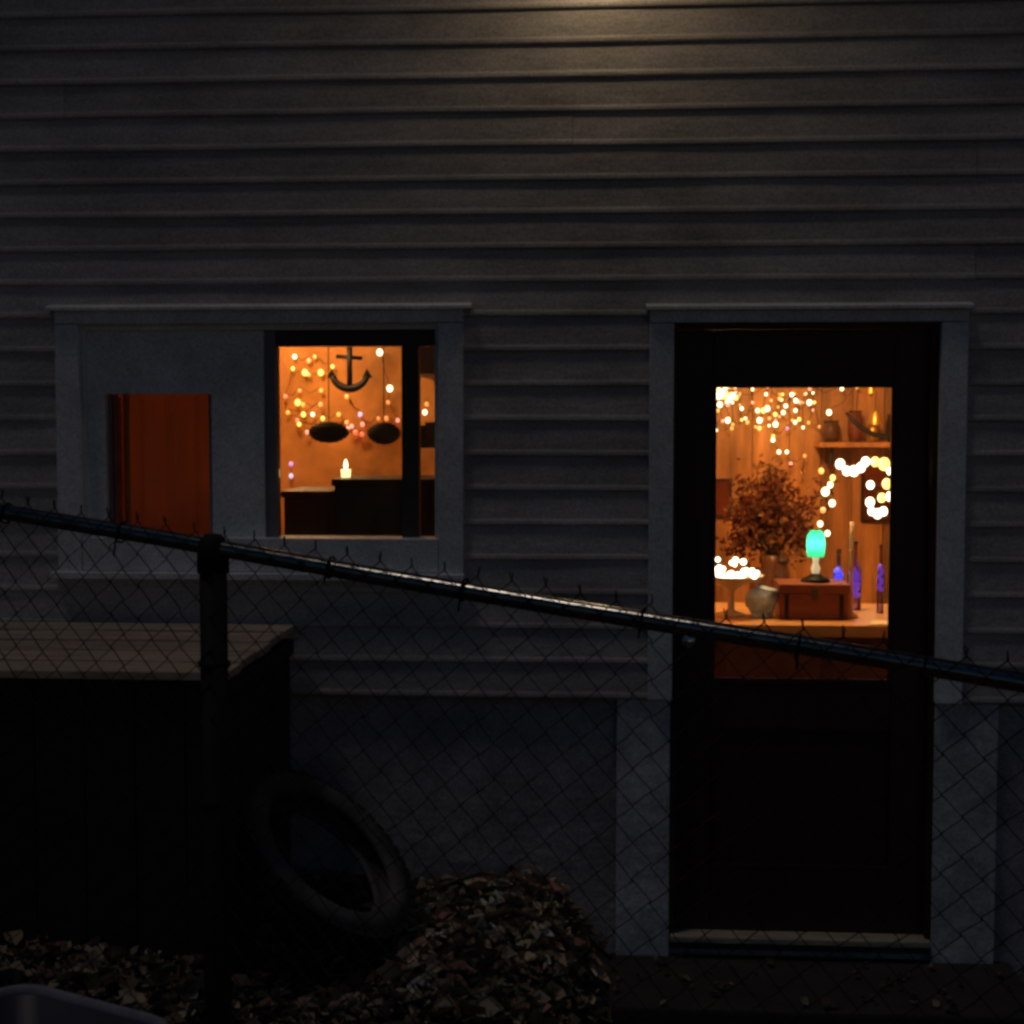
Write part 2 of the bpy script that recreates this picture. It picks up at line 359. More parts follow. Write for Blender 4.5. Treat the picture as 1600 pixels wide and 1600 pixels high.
box('threshold', M['thresh'], door, QX0 + .004, QX1 - .004, -.030, .12, -.030, -.008, .005)
kn = MB().lathe([(0, 0), (.014, 0), (.012, .02), (.022, .035), (.026, .048), (.022, .06), (0, .064)], 16, Matrix.Translation((.588, .045, .985)) @ Matrix.Rotation(R(90), 4, 'X'))
kn.build('knob', M['nickel'], door, True)
MB().lathe([(0, 0), (.030, 0), (.028, .006), (0, .007)], 16, Matrix.Translation((.588, .044, .985)) @ Matrix.Rotation(R(90), 4, 'X')).build('rose', M['nickel'], door, True)

# ------------------------------------------------------------------ outdoor lamp just above the frame
lp = thing('wall_lamp', 'warm outdoor lamp on a curved arm high on the siding above', 'lamp', (.30, -.016, 3.34))
T0 = Matrix.Translation((.30, -.016, 3.37)) @ Matrix.Rotation(R(90), 4, 'X')
setparent(MB().lathe([(0, 0), (.06, 0), (.06, .012), (.03, .02), (0, .02)], 20, T0).build('backplate', M['blackmetal'], None, True), lp)
setparent(MB().tube([(.30, -.03, 3.37), (.30, -.09, 3.45), (.30, -.16, 3.47), (.30, -.21, 3.45), (.30, -.22, 3.41)], .011, 10).build('arm', M['blackmetal'], None, True), lp)
setparent(MB().lathe([(.0, .075), (.03, .075), (.05, .05), (.075, .03), (.085, .0), (.080, .0), (.07, .026), (.0, .03)], 22, Matrix.Translation((.30, -.22, 3.35))).build('hood', M['blackmetal'], None, True), lp)
setparent(MB().ball((.30, -.22, 3.318), .038, 16, 1.2).build('bulb', M['lamp'], None, True), lp)

# ------------------------------------------------------------------ chain link fence
fence = thing('chain_link_fence', 'galvanised chain link fence with sloping top rail crossing the foreground', 'fence')
A = Vector((-1.042, -1.695, 1.508)); B = Vector((1.066, -2.317, 1.251)); dirv = (B - A); L = dirv.length; u = dirv / L
uh = Vector((u.x, u.y, 0)).normalized(); nrm = Vector((uh.y, -uh.x, 0))     # towards the camera side
s0, s1 = -1.9, L + 2.4
def fp(s): return A + u * s
def fbase(p): return gz(p.x, p.y)
MB().tube([fp(s0 + (s1 - s0) * i / 14) + Vector((0, 0, .003 * math.sin(i * 1.7))) for i in range(15)], .0185, 14).build('top_rail', M['railmetal'], fence, True)
for s in (.2525 * L - 2.45, .2525 * L, .2525 * L + 2.9):
    p = fp(s) - nrm * 0.0; zb = fbase(p) - .3
    po = MB().tube([(p.x, p.y, zb), (p.x, p.y, p.z - .014)], .0295, 18).build('post', M['metal'], fence, True)
    MB().lathe([(.0, .035), (.018, .033), (.030, .018), (.034, 0), (.034, -.05), (.0, -.05)], 18, Matrix.Translation((p.x, p.y, p.z - .004))).build('loop_cap', M['metal'], po, True)
    for h in (.25, .55, .85):
        t = Matrix.Translation((p.x, p.y, p.z - h))
        MB().lathe([(.030, -.004), (.0345, -.004), (.0345, .004), (.030, .004)], 18, t, True).build('tie_band', M['wire'], po)
mesh = MB(); pitch_ = .036; k = 0; s = s0
off = nrm * .024
random.seed(3)
while s < s1:
    topz = .036 + random.uniform(-.004, .004)
    P = []; steps = 36; amp = pitch_ * .54
    for j in range(steps + 1):
        side = amp * (1 if (j + k) % 2 else -1)
        p = fp(s) + u * side * .98
        zz = topz - j * pitch_ + .002 * random.uniform(-1, 1)
        dep = .0022 * (1 if (j % 2) else -1)
        b = noise.noise((s * 1.3, j * .12, 0)) * .010
        q = p + off + nrm * (dep + b); P.append((q.x, q.y, p.z + zz))
    e0 = Vector(P[0]); P = [tuple(e0 + Vector((random.uniform(-.004, .004), 0, .016)))] + P
    mesh.tube(P, 0.0017, 4, False); s += pitch_; k += 1
tag(mesh.build('wire_mesh', M['wire'], fence), kind='stuff')
for i in range(22):                                  # ties that hold the wire to the rail
    s = s0 + .12 + i * (s1 - s0) / 22 + random.uniform(-.05, .05); p = fp(s)
    fr = Matrix((u, nrm, u.cross(nrm))).transposed().to_4x4()
    ring = [p + nrm * (.0225 * math.cos(a)) + u.cross(nrm) * (.0225 * math.sin(a)) + u * (.004 * a / 6.3) for a in [2 * math.pi * q / 14 for q in range(15)]]
    tail = [ring[-1] + nrm * .012 + Vector((0, 0, -.03 - .02 * random.random()))]
    MB().tube(ring + tail, .0024, 5).build('wire_tie', M['wire'], fence)

# ------------------------------------------------------------------ boarded hutch with a plank top under the window
hut = thing('storage_hutch', 'low dark boarded hutch with pale plank top against wall below window', 'hutch', (-1.6, -.46, .1))
hx0, hx1, hy0, hy1 = -2.45, -.742, -.90, -.05; ht = .985
def hp(o): return setparent(o, hut)
x = hx0; random.seed(6)
while x < hx1 - .01:
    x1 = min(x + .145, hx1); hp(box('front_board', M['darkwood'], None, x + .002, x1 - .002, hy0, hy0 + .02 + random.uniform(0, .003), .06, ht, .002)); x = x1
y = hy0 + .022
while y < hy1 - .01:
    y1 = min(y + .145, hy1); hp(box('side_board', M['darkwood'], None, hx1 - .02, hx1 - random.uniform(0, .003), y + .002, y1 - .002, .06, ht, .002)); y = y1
yy = [(-.925, -.765), (-.760, -.58), (-.575, -.395), (-.390, -.21), (-.205, -.045)]
for i, (a, b) in enumerate(yy):
    z0 = ht + .003 + .004 * i + random.uniform(0, .004)
    cut = -1.75 + random.uniform(-.3, .3)
    hp(box('top_plank', M['tanwood'], None, hx0 - .02, cut - .002, a, b, z0, z0 + .026, .004))
    hp(box('top_plank', M['tanwood'], None, cut + .002, hx1 + .012 + random.uniform(-.006, .006), a, b, z0 + .001, z0 + .027, .004))
hp(box('end_batten', M['darkwood'], None, hx1 + .001, hx1 + .012, hy0 + .02, hy1, ht - .05, ht, .001))

# ------------------------------------------------------------------ old tyre leaning on the hutch
ty = thing('tyre', 'worn dusty car tyre leaning against side of dark hutch', 'tyre', (-.33, -.62, .1))
nn = Vector((.655, -.20, .73)).normalized()
TM = Matrix.Translation((-.545, -.52, .375)) @ nn.to_track_quat('Z', 'Y').to_matrix().to_4x4()
Ro, Ri, hw = .325, .225, .062
setparent(MB().lathe([(Ri, .036), (Ri + .012, .05), (Ro - .06, hw), (Ro - .02, hw - .012), (Ro - .02, -hw + .012), (Ro - .06, -hw), (Ri + .012, -.05), (Ri, -.036), (Ri + .02, -.028), (Ro - .05, -.036), (Ro - .05, .036), (Ri + .02, .028)], 44, TM, True).build('sidewall', M['rubberdust'], None, True), ty)
tr = MB()
for i in range(44):
    a = 2 * math.pi * i / 44
    for s_ in (-1, 1):
        a0, a1 = a + .01 + (.03 if s_ > 0 else 0), a + .115 + (.03 if s_ > 0 else 0)
        v = []
        for aa in (a0, a1):
            for rr in (Ro - .024, Ro):
                for zz in (.006, hw - .014): v.append(TM @ Vector((rr * math.cos(aa), rr * math.sin(aa), s_ * zz)))
        tr.add(v, [(0, 1, 3, 2), (4, 6, 7, 5), (0, 4, 5, 1), (2, 3, 7, 6), (0, 2, 6, 4), (1, 5, 7, 3)])
tb = tr.build('tread', M['rubber'], None); setparent(tb, ty)

# ------------------------------------------------------------------ blue bin in the near left corner
bn = thing('plastic_bin', 'open blue grey plastic bin with pale rim in near left corner', 'bin', (-.66, -2.42, 0))
bm_ = Matrix.Translation((-.70, -2.415, 0)) @ Matrix.Rotation(R(-26), 4, 'Z')
def rrect(w_, d_, r, z):
    P = []
    for cx, cy, a0 in ((w_ - r, d_ - r, 0), (-w_ + r, d_ - r, 90), (-w_ + r, -d_ + r, 180), (w_ - r, -d_ + r, 270)):
        for q in range(6):
            a = R(a0 + 18 * q); P.append(bm_ @ Vector((cx + r * math.cos(a), cy + r * math.sin(a), z)))
    return P
def loft(rings, name, m, close=False):
    k = len(rings[0]); V = [p for r in rings for p in r]; F = []
    for i in range(len(rings) - 1):
        for j in range(k): F.append((i * k + j, i * k + (j + 1) % k, (i + 1) * k + (j + 1) % k, (i + 1) * k + j))
    F.append(tuple(range(k))); 
    if close: F = F[:-1] + [((len(rings) - 1) * k + j, (len(rings) - 1) * k + (j + 1) % k, (j + 1) % k, j) for j in range(k)]
    else: F.append(tuple(range((len(rings) - 1) * k, len(rings) * k)))
    return MB().add(V, F).build(name, m, None, True)
bt = .612
setparent(loft([rrect(.16, .12, .05, -.01), rrect(.20, .155, .06, bt - .01), rrect(.193, .148, .055, bt - .01), rrect(.155, .115, .045, .02)], 'tub', M['bin']), bn)
setparent(loft([rrect(.198, .153, .058, bt - .03), rrect(.210, .165, .066, bt - .03), rrect(.213, .168, .067, bt), rrect(.207, .162, .064, bt + .006), rrect(.198, .153, .058, bt + .003)], 'rim', M['binrim'], True), bn)

# ------------------------------------------------------------------ leaf litter, twigs
def leaf_mat():
    m = mat('dry leaf', (.2, .13, .07), .8); n = m.node_tree.nodes; l = m.node_tree.links
    at = n.new('ShaderNodeAttribute'); at.attribute_name = 'tint'; l.new(at.outputs['Color'], n['Principled BSDF'].inputs['Base Color']); return m
random.seed(21)
cols = [(.32, .24, .17), (.40, .32, .24), (.22, .15, .11), (.46, .38, .29), (.27, .15, .12), (.17, .13, .10), (.15, .15, .09), (.33, .21, .16), (.52, .44, .35)]
lv = MB(); lc = []
def leaf(x, y, z, s, lamplit=1.0):  # last argument paints light and shade into the leaf colour
    yaw = random.uniform(0, 6.28); R3 = Matrix.Rotation(yaw, 3, 'Z') @ Matrix.Rotation(random.gauss(0, .45), 3, 'X') @ Matrix.Rotation(random.gauss(0, .4), 3, 'Y')
    c = random.uniform(.1, .5) * s; wd = random.uniform(.28, .48)
    P = [(-.5 * s, 0, c * .5), (-.18 * s, wd * s * .8, c), (.18 * s, wd * s * .7, c * .8), (.55 * s, 0, c * .6), (.18 * s, -wd * s * .7, c * .7), (-.18 * s, -wd * s * .8, c), (-.15 * s, 0, 0), (.2 * s, 0, 0)]
    Vv = [R3 @ Vector(p) + Vector((x, y, z)) for p in P]
    lv.add(Vv, [(0, 6, 1), (1, 6, 7, 2), (2, 7, 3), (0, 5, 6), (5, 4, 7, 6), (4, 3, 7)])
    q = random.choice(cols); lc.append(tuple(min(v * lamplit, .58) for v in q))
def inhut(x, y): return x < hx1 + .02 and y > hy0 - .01
for i in range(6600):
    x = random.gauss(-.03, .22) if i < 3300 else random.uniform(-.75, .36); y = -abs(random.gauss(0, .30)) if i < 3300 else -random.random() ** .8 * 1.0
    if random.random() < sstep(.08, .33, x + .08 * noise.noise((y * 7, x * 5, 1))) or inhut(x, y) or y > .0: continue
    pile = .03 * math.exp(-((x + .02) / .2) ** 2 - ((y + .12) / .22) ** 2)
    leaf(x, y, gz(x, y) + .008 + random.random() * (.015 + pile * 1.4), random.choice((.016, .026, .040, .060, .085)) * random.uniform(.8, 1.2), random.uniform(.3, 1.25) * (1.5 if i < 3300 else .7) * (.35 + .65 * sstep(-.42, -.25, x)))  # colour raised in the lit patch, lowered for shade beside the hutch
for i in range(3200):
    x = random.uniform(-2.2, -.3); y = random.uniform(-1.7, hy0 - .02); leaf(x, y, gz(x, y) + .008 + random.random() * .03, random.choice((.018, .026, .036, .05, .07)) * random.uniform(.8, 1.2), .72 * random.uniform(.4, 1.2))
for i in range(45):
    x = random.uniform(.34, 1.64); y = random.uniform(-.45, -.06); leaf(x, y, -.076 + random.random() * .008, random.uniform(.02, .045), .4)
for i in range(2500):
    x = random.uniform(-.8, 2.4); y = random.uniform(-3.2, -.5)
    if .33 < x < 1.66 and y > -.46: continue
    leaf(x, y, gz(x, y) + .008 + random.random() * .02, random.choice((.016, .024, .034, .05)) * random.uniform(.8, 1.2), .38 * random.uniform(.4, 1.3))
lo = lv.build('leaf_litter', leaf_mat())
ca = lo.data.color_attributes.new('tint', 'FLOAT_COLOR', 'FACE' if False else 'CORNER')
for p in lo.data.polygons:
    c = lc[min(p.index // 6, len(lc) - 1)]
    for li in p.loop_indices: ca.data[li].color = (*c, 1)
tag(lo, 'dry brown withered fallen leaves littering the ground by the wall', 'leaves', kind='stuff')
def twig(label, pts, r):
    o = MB().tube(pts, [r * (1 - .6 * i / (len(pts) - 1)) for i in range(len(pts))], 7).build('fallen_branch', M['bark'], None, True)
    return tag(o, label, 'branch')
def on(x, y, h=.02): return (x, y, gz(x, y) + h)
twig('dark fallen branch lying across the leaves near the door step', [on(-.12, -.42, .05), on(.02, -.36, .075), on(.15, -.33, .06), on(.31, -.36, .05)], .016)
twig('thin bent twig on the leaves close to the foundation', [on(-.24, -.14, .06), on(-.10, -.09, .10), on(.05, -.16, .08), on(.20, -.12, .05)], .008)

# ------------------------------------------------------------------ inside: room behind the window
def ring_pts(f, n_): return [f(2 * math.pi * i / n_) for i in range(n_ + 1)]
rl = thing('unseen_room_lamp', 'unseen warm globe lamp added on the ceiling of the window room', 'lamp', (-1.2, 1.9, 2.42), 'added ceiling lamps')  # globe out of view, added to light the window room
setparent(MB().ball((-1.2, 1.9, 2.285), .09, 18).build('globe', M['roomlamp'], None, True), rl)
setparent(MB().tube([(-1.2, 1.9, 2.42), (-1.2, 1.9, 2.36)], .02, 10).build('stem', M['brass'], None, True), rl)
rl = thing('unseen_room_lamp', 'unseen warm globe lamp added on the ceiling of the door room', 'lamp', (1.02, .85, 2.42), 'added ceiling lamps')  # second unseen globe, added to brighten counter and back wall
setparent(MB().ball((1.02, .85, 2.28), .085, 18).build('globe', M['roomlamp2'], None, True), rl)
setparent(MB().tube([(1.02, .85, 2.42), (1.02, .85, 2.36)], .02, 10).build('stem', M['brass'], None, True), rl)

bulb_cache = {}
def string_lights(label, pts, y, kinds, r=.011, group=None, wire=.002, jit=.02):
    t = thing('string_lights', label, 'string lights', (pts[0][0], y, pts[0][1]), group)
    rnd = random.Random(len(pts) * 7 + int(y * 100)); W_ = []; Q = []
    for (x, z) in pts: Q.append(Vector((x, y - rnd.random() * jit, z)))
    for i in range(len(Q)):
        W_.append(Q[i] + Vector((0, .006, r * 1.6)))
        if i < len(Q) - 1:
            d = (Q[i + 1] - Q[i]); W_.append((Q[i] + Q[i + 1]) / 2 + Vector((0, .006, -.12 * abs(d.x))))
    setparent(MB().tube(W_, wire, 5).build('wire', M['cord'], None), t)
    for i, q in enumerate(Q):
        kk = kinds[i % len(kinds)]; rr = r * (1.35 if kk in 'wy' and rnd.random() < .25 else rnd.uniform(.8, 1.1))
        key = (kk, round(r, 4))
        if key not in bulb_cache:
            o = MB().ball((0, 0, 0), r, 10, 1.15).build('bulb', BULB[kk], None, True); bulb_cache[key] = o
        else:
            o = bulb_cache[key].copy(); C.objects.link(o)
        o.location = q; o.scale = (rr / r,) * 3; o.parent = t; o.matrix_parent_inverse = Matrix.Translation(t.location).inverted()
    return t
string_lights('yellow string lights bunched at upper left of the window', [(-1.27, 2.04), (-1.2, 2.02), (-1.17, 2.04), (-1.08, 1.99), (-1.14, 1.96), (-1.2, 1.95), (-1.22, 1.96), (-1.28, 1.98), (-1.32, 1.84), (-1.25, 1.87), (-1.14, 1.87)], 2.52, 'wdoyyoyyrdo')
string_lights('orange string lights zigzagging down the left of the window', [(-1.26, 1.81), (-1.23, 1.8), (-1.14, 1.8), (-1.31, 1.76), (-1.23, 1.75), (-1.18, 1.75), (-1.26, 1.72), (-1.25, 1.70), (-1.13, 1.73), (-1.05, 1.75), (-1.01, 1.71), (-1.21, 1.66)], 2.52, 'yodoywryyodp')
string_lights('sparse string lights along the right of the window wall', [(-.84, 2.06), (-.79, 1.88), (-.80, 1.81), (-.75, 1.72), (-.81, 1.73), (-.85, 1.73), (-.93, 1.70), (-.94, 1.75), (-1.01, 1.84)], 2.52, 'wwdpddpbo')
string_lights('red lights hanging between the two dark oval shades', [(-.96, 1.66), (-.98, 1.69), (-.93, 1.65), (-1.0, 1.68)], 2.50, 'rprp', .012)
string_lights('two small violet and white lights low in the window', [(-1.29, 1.50), (-1.29, 1.44)], 2.50, 'vb', .012)
string_lights('single pale light seen past the window mullion', [(-.61, 1.76), (-.60, 1.80)], 2.50, 'wd', .012)

an = thing('anchor', 'dark iron anchor ornament hanging behind the window', 'anchor', (-.955, 2.3, 2.09))
def ap(o): return setparent(o, an)
ap(MB().tube([(-.955, 2.3, 2.10), (-.955, 2.3, 1.868)], .014, 10).build('shank', M['blackmetal'], None, True))
ap(MB().tube([(-1.02, 2.3, 2.032), (-.893, 2.3, 2.022)], .010, 10).build('stock', M['blackmetal'], None, True))
ap(MB().tube([(-.955 + .092 * math.sin(R(a)), 2.3, 1.965 - .090 * math.cos(R(a))) for a in range(-72, 73, 12)], [.010 + .010 * math.cos(R(a)) for a in range(-72, 73, 12)], 10).build('arms', M['blackmetal'], None, True))
for s_ in (-1, 1):
    q = Vector((-.955 + s_ * .087, 2.3, 1.938))
    ap(MB().add([q + Vector((0, -.008, .035)), q + Vector((-.026, 0, -.012)), q + Vector((.026, 0, -.012)), q + Vector((0, .008, .0))], [(0, 1, 2), (0, 2, 3), (0, 3, 1), (1, 3, 2)]).build('fluke', M['blackmetal'], None))
ap(MB().tube(ring_pts(lambda a: (-.955 + .028 * math.cos(a), 2.3, 2.125 + .028 * math.sin(a)), 16), .007, 8).build('ring', M['blackmetal'], None, True))
ap(MB().tube([(-.955, 2.3, 2.15), (-.955, 2.3, 2.42)], .003, 6).build('hanging_cord', M['cord'], None))

def shade(label, x, y, z, rx, rz):
    t = thing('pendant_shade', label, 'pendant shade', (x, y, z), 'dark wicker pendant shades')
    pr = [(rx * math.sin(math.pi * i / 12) ** 1.25 if 0 < i < 12 else .004, -rz * math.cos(math.pi * i / 12)) for i in range(13)]
    setparent(MB().lathe(pr, 22, Matrix.Translation((x, y, z))).build('shade', M['wicker'], None, True), t)
    for i in range(2, 11):
        rr, zz = pr[i]
        setparent(MB().tube(ring_pts(lambda a: (x + (rr + .002) * math.cos(a), y + (rr + .002) * math.sin(a), z + zz), 18), .003, 5, False).build('rib', M['wicker'], None), t)
    setparent(MB().tube([(x, y, z + rz), (x, y, 2.42)], .0025, 6).build('cord', M['cord'], None), t)
shade('dark pointed oval shade hanging at the left of the pair', -.905, 1.5, 1.667, .088, .047)
shade('dark oval shade hanging at the right beside the mullion', -.663, 1.5, 1.662, .072, .049)

def chest(name, label, m, x0, x1, y0, y1, top, nd):
    t = thing(name, label, 'chest', ((x0 + x1) / 2, (y0 + y1) / 2, 0))
    def cp(o): return setparent(o, t)
    cp(box('body', m, None, x0 + .01, x1 - .01, y0 + .012, y1 - .02, .06, top - .025)); cp(box('top', m, None, x0, x1, y0, y1, top - .025, top, .004))
    cp(box('back_panel', m, None, x0 + .02, x1 - .02, y0 + .004, y0 + .012, .08, top - .03))
    for i in range(nd):
        z0 = .09 + i * (top - .14) / nd; dr = cp(box('drawer', m, None, x0 + .025, x1 - .025, y1 - .02, y1 - .002, z0, z0 + (top - .14) / nd - .015, .003))
        k_ = MB().ball(((x0 + x1) / 2, y1 + .012, z0 + (top - .14) / nd / 2), .014).build('pull', M['brass'], None, True); k_.parent = dr; k_.matrix_parent_inverse = dr.matrix_parent_inverse.copy()
    for xx in (x0 + .02, x1 - .06):
        for y_ in (y0 + .015, y1 - .06): cp(box('leg', m, None, xx, xx + .04, y_, y_ + .04, 0, .06))
chest('tall_chest', 'tall black chest standing with its back to the window', M['chestblack'], -.695, -.235, .45, .86, 1.503, 6)
chest('low_chest', 'dark brown chest beside the taller black one at window', M['chestbrown'], -.885, -.70, .46, .84, 1.458, 6)
cdl = thing('candle', 'lit pale candle glowing on top of the black chest', 'candle', (-.672, .60, 1.503))
setparent(MB().lathe([(0, 0), (.017, 0), (.019, .03), (.0, .03)], 16, Matrix.Translation((-.668, .60, 1.504))).build('wax', M['candlewax'], None, True), cdl)
setparent(MB().lathe([(0, .03), (.006, .036), (.0075, .046), (.004, .060), (0, .068)], 12, Matrix.Translation((-.668, .60, 1.504))).build('flame', M['flame'], None, True), cdl)
cb = thing('wall_cupboard', 'dark wall cupboard with open shelf seen past the mullion', 'cupboard', (-.42, 1.95, 1.5))
setparent(box('cabinet', M['chestbrown'], None, -.60, .10, 1.75, 2.55, 1.93, 2.30), cb)
setparent(box('door', M['chestbrown'], None, -.595, -.25, 1.735, 1.749, 1.94, 2.29, .003), cb); setparent(box('door', M['chestbrown'], None, -.245, .095, 1.735, 1.749, 1.94, 2.29, .003), cb)
sh = thing('wall_shelf', 'dark shelf board with a row of books past the mullion', 'shelf', (-.4, 2.0, 1.6))
setparent(box('shelf_board', M['chestblack'], None, -.58, .11, 1.75, 2.55, 1.595, 1.625), sh)
setparent(box('bracket', M['chestblack'], None, -.40, -.37, 1.80, 2.55, 1.54, 1.595), sh)
bk = [(-.575, .05, .07), (-.52, .045, .085), (-.47, .05, .065), (-.415, .05, .08)]
for i, (bx, bw, bh) in enumerate(bk):
    b_ = thing('book', ('leftmost dark book on the shelf past the mullion', 'second dark book from left on the shelf past the mullion', 'third dark book from left on the shelf past the mullion', 'rightmost dark book on the shelf past the mullion')[i], 'book', (bx, 1.8, 1.626), 'books on the wall shelf')
    setparent(box('cover', M['chestblack'], None, bx, bx + bw, 1.79, 1.95, 1.626, 1.626 + bh, .003), b_); setparent(box('pages', M['chestbrown'], None, bx + .005, bx + bw - .005, 1.785, 1.945, 1.631, 1.621 + bh), b_)
# curtain behind the cut-out
ct = thing('curtain', 'rust orange curtain hanging behind the cut-out in the white board', 'curtain', (-1.2, .17, 1.2))
cv = MB(); V = []; F = []; nx_ = 48
for i in range(nx_ + 1):
    x = -1.56 + .68 * i / nx_; y = .175 + .014 * math.sin(i * .9) + .006 * math.sin(i * 2.3)
    V += [(x, y, 1.12), (x, y - .004, 1.6), (x, y, 2.1)]
for i in range(nx_):
    for j in range(2): F.append((i * 3 + j, i * 3 + 3 + j, i * 3 + 4 + j, i * 3 + 1 + j))
setparent(cv.add(V, F).build('cloth', M['curtain'], None, True), ct)
setparent(MB().tube([(-1.357, .150, 1.12), (-1.357, .148, 1.6), (-1.357, .150, 2.1)], .010, 8).build('pale_hem', M['hem'], None, True), ct)
setparent(MB().tube([(-1.6, .175, 2.11), (-.86, .175, 2.11)], .009, 10).build('rod', M['brass'], None, True), ct)

# ------------------------------------------------------------------ inside: room behind the door glass
string_lights('string lights strewn across upper left of the door glass', [(.85, 1.67), (.93, 1.68), (.91, 1.72), (1.01, 1.71), (.98, 1.78), (1.06, 1.77), (1.09, 1.77), (1.07, 1.72), (1.07, 1.68), (1.12, 1.73), (1.15, 1.70), (1.15, 1.75), (1.19, 1.76), (1.11, 1.78)], 2.74, 'wowowwywydwyw', .0095)
string_lights('string lights draped along the top of the door glass', [(.87, 1.80), (.86, 1.77), (.91, 1.80), (.96, 1.84), (1.11, 1.89), (1.17, 1.83), (1.23, 1.85), (1.25, 1.82), (1.27, 1.81), (1.25, 1.77), (1.32, 1.81), (1.32, 1.88), (1.48, 1.88), (1.56, 1.89), (1.42, 1.76)], 2.74, 'wopdpowwpwwpwy', .0095)
string_lights('string lights trailing down the middle of the door glass', [(1.25, 1.71), (1.21, 1.68), (1.14, 1.64), (1.14, 1.62), (1.17, 1.56), (1.21, 1.56), (1.23, 1.50), (1.30, 1.54), (1.29, 1.46)], 2.74, 'wvywwwpdd', .0095)
rb = random.Random(77)
string_lights('tiny dim lights netted over the upper left wall behind door glass', [(.85 + .034 * (i // 3) + rb.uniform(-.02, .02), 1.88 - .085 * ((i % 3) if (i // 3) % 2 == 0 else 2 - i % 3) + rb.uniform(-.03, .03)) for i in range(48)], 2.78, 'dowpodyw', .0068)
string_lights('dense bright lights clumped at top left corner of door glass', [(.845 + .017 * (i % 7) + .004 * (i % 3), 1.895 - .021 * (i // 7) - .004 * (i % 2) - (.006 * (i % 7) if i > 6 else 0)) for i in range(19)], 2.74, 'wywwyo', .011)
string_lights('string lights hanging down to the green lamp', [(1.23, 1.50), (1.28, 1.47), (1.27, 1.44), (1.25, 1.41), (1.28, 1.36), (1.24, 1.33), (1.23, 1.27), (1.26, 1.23)], 1.6, 'oywwwdww', .0125)
string_lights('large white globe lights looped at the right of door glass', [(1.31, 1.53), (1.34, 1.50), (1.37, 1.50), (1.40, 1.515), (1.42, 1.54), (1.46, 1.54), (1.50, 1.53), (1.525, 1.50), (1.51, 1.445), (1.44, 1.44), (1.49, 1.385), (1.53, 1.39), (1.44, 1.365), (1.45, 1.325), (1.475, 1.315), (1.50, 1.325)], 1.6, 'gggggyygygygggg', .0185, None, .003)

co = thing('counter', 'honey wood counter with red brown front just inside the door', 'counter', (1.1, .75, 0))
setparent(box('counter_top', M['counter'], None, .32, 2.2, .385, 1.05, .945, .99, .006), co); setparent(box('cabinet', M['counterfront'], None, .34, 2.18, .43, 1.03, .0, .945), co)
for xx in (.36, .74, 1.12, 1.50): setparent(box('panel', M['counterfront'], None, xx, xx + .34, .418, .429, .10, .92, .004), co)
bxx = thing('wooden_box', 'red brown wooden box on the counter under the green lamp', 'box', (1.07, .58, .99))
setparent(box('body', M['redwood'], None, .945, 1.195, .53, .72, .991, 1.085, .004), bxx); setparent(box('lid', M['redwood'], None, .940, 1.200, .525, .725, 1.086, 1.120, .005), bxx)
setparent(box('clasp', M['brass'], None, 1.06, 1.085, .519, .530, 1.065, 1.105), bxx)
for xx in (.962, 1.16): setparent(box('corner_strap', M['blackmetal'], None, xx, xx + .016, .5265, .53, .993, 1.083), bxx)
gl_ = thing('table_lamp', 'small lamp with glowing green shade standing on wooden box', 'lamp', (1.085, .62, 1.121))
G0 = Matrix.Translation((1.085, .62, 1.121))
setparent(MB().lathe([(0, 0), (.056, 0), (.050, .012), (.028, .020), (.018, .030), (0, .030)], 22, G0).build('base', M['blackmetal'], None, True), gl_)
setparent(MB().lathe([(.0, .028), (.013, .028), (.018, .05), (.010, .07), (.014, .092), (0, .094)], 16, G0).build('stem', M['stem'], None, True), gl_)
setparent(MB().lathe([(.031, .092), (.034, .13), (.032, .17), (.022, .188), (.014, .190)], 22, G0).build('shade', M['greenshade'], None, True), gl_)
setparent(MB().ball((1.085, .62, 1.262), .013, 12, 1.4).build('bulb', M['greenbulb'], None, True), gl_)
setparent(MB().lathe([(.006, .188), (.009, .196), (0, .205)], 10, G0).build('finial', M['brass'], None, True), gl_)
bw = thing('light_bowl', 'footed pale dish heaped with bright bulbs at counter left', 'bowl', (.775, .62, .99))
setparent(MB().lathe([(0, .0), (.055, .0), (.05, .008), (.014, .02), (.012, .09), (.03, .108), (.115, .142), (.122, .152), (.118, .153), (.03, .118), (0, .114)], 28, Matrix.Translation((.775, .62, .991))).build('bowl', M['ceramic'], None, True), bw)
random.seed(15); o0 = None
for i in range(34):
    a = random.uniform(0, 6.28); rr = .118 * math.sqrt(random.random()); z = 1.142 + .15 * max(0, rr - .03) ** 1.0 * .4 + random.random() ** 2 * .075 * (1 - (rr / .13) ** 2)
    if o0 is None: o0 = MB().ball((0, 0, 0), .012, 10).build('bulb', BULB['g'], None, True); o = o0
    else: o = o0.copy(); C.objects.link(o)
    o.location = (.775 + rr * math.cos(a), .62 + rr * math.sin(a), z); o.scale = (random.uniform(.55, 1.1),) * 3; setparent(o, bw)
bg_ = thing('foil_bag', 'crumpled pale silvery bag on the counter beside wooden box', 'bag', (.88, .60, .99))
V = []; F = []; nu, nv = 18, 12
for j in range(nv + 1):
    for i in range(nu):
        a = 2 * math.pi * i / nu; t = j / nv; rr = .058 * (math.sin(math.pi * min(t, .8) * .62 + .35)) ** .7 * (1 + .28 * noise.noise((math.cos(a) * 2.2, math.sin(a) * 2.2, t * 4)))
        if t < .02: rr = .045
        if j == nv: rr *= .35
        V.append((.885 + rr * math.cos(a), .585 + rr * .75 * math.sin(a), .993 + .112 * t + .012 * noise.noise((a, t * 5, 2))))
for j in range(nv):
    for i in range(nu): F.append((j * nu + i, j * nu + (i + 1) % nu, (j + 1) * nu + (i + 1) % nu, (j + 1) * nu + i))
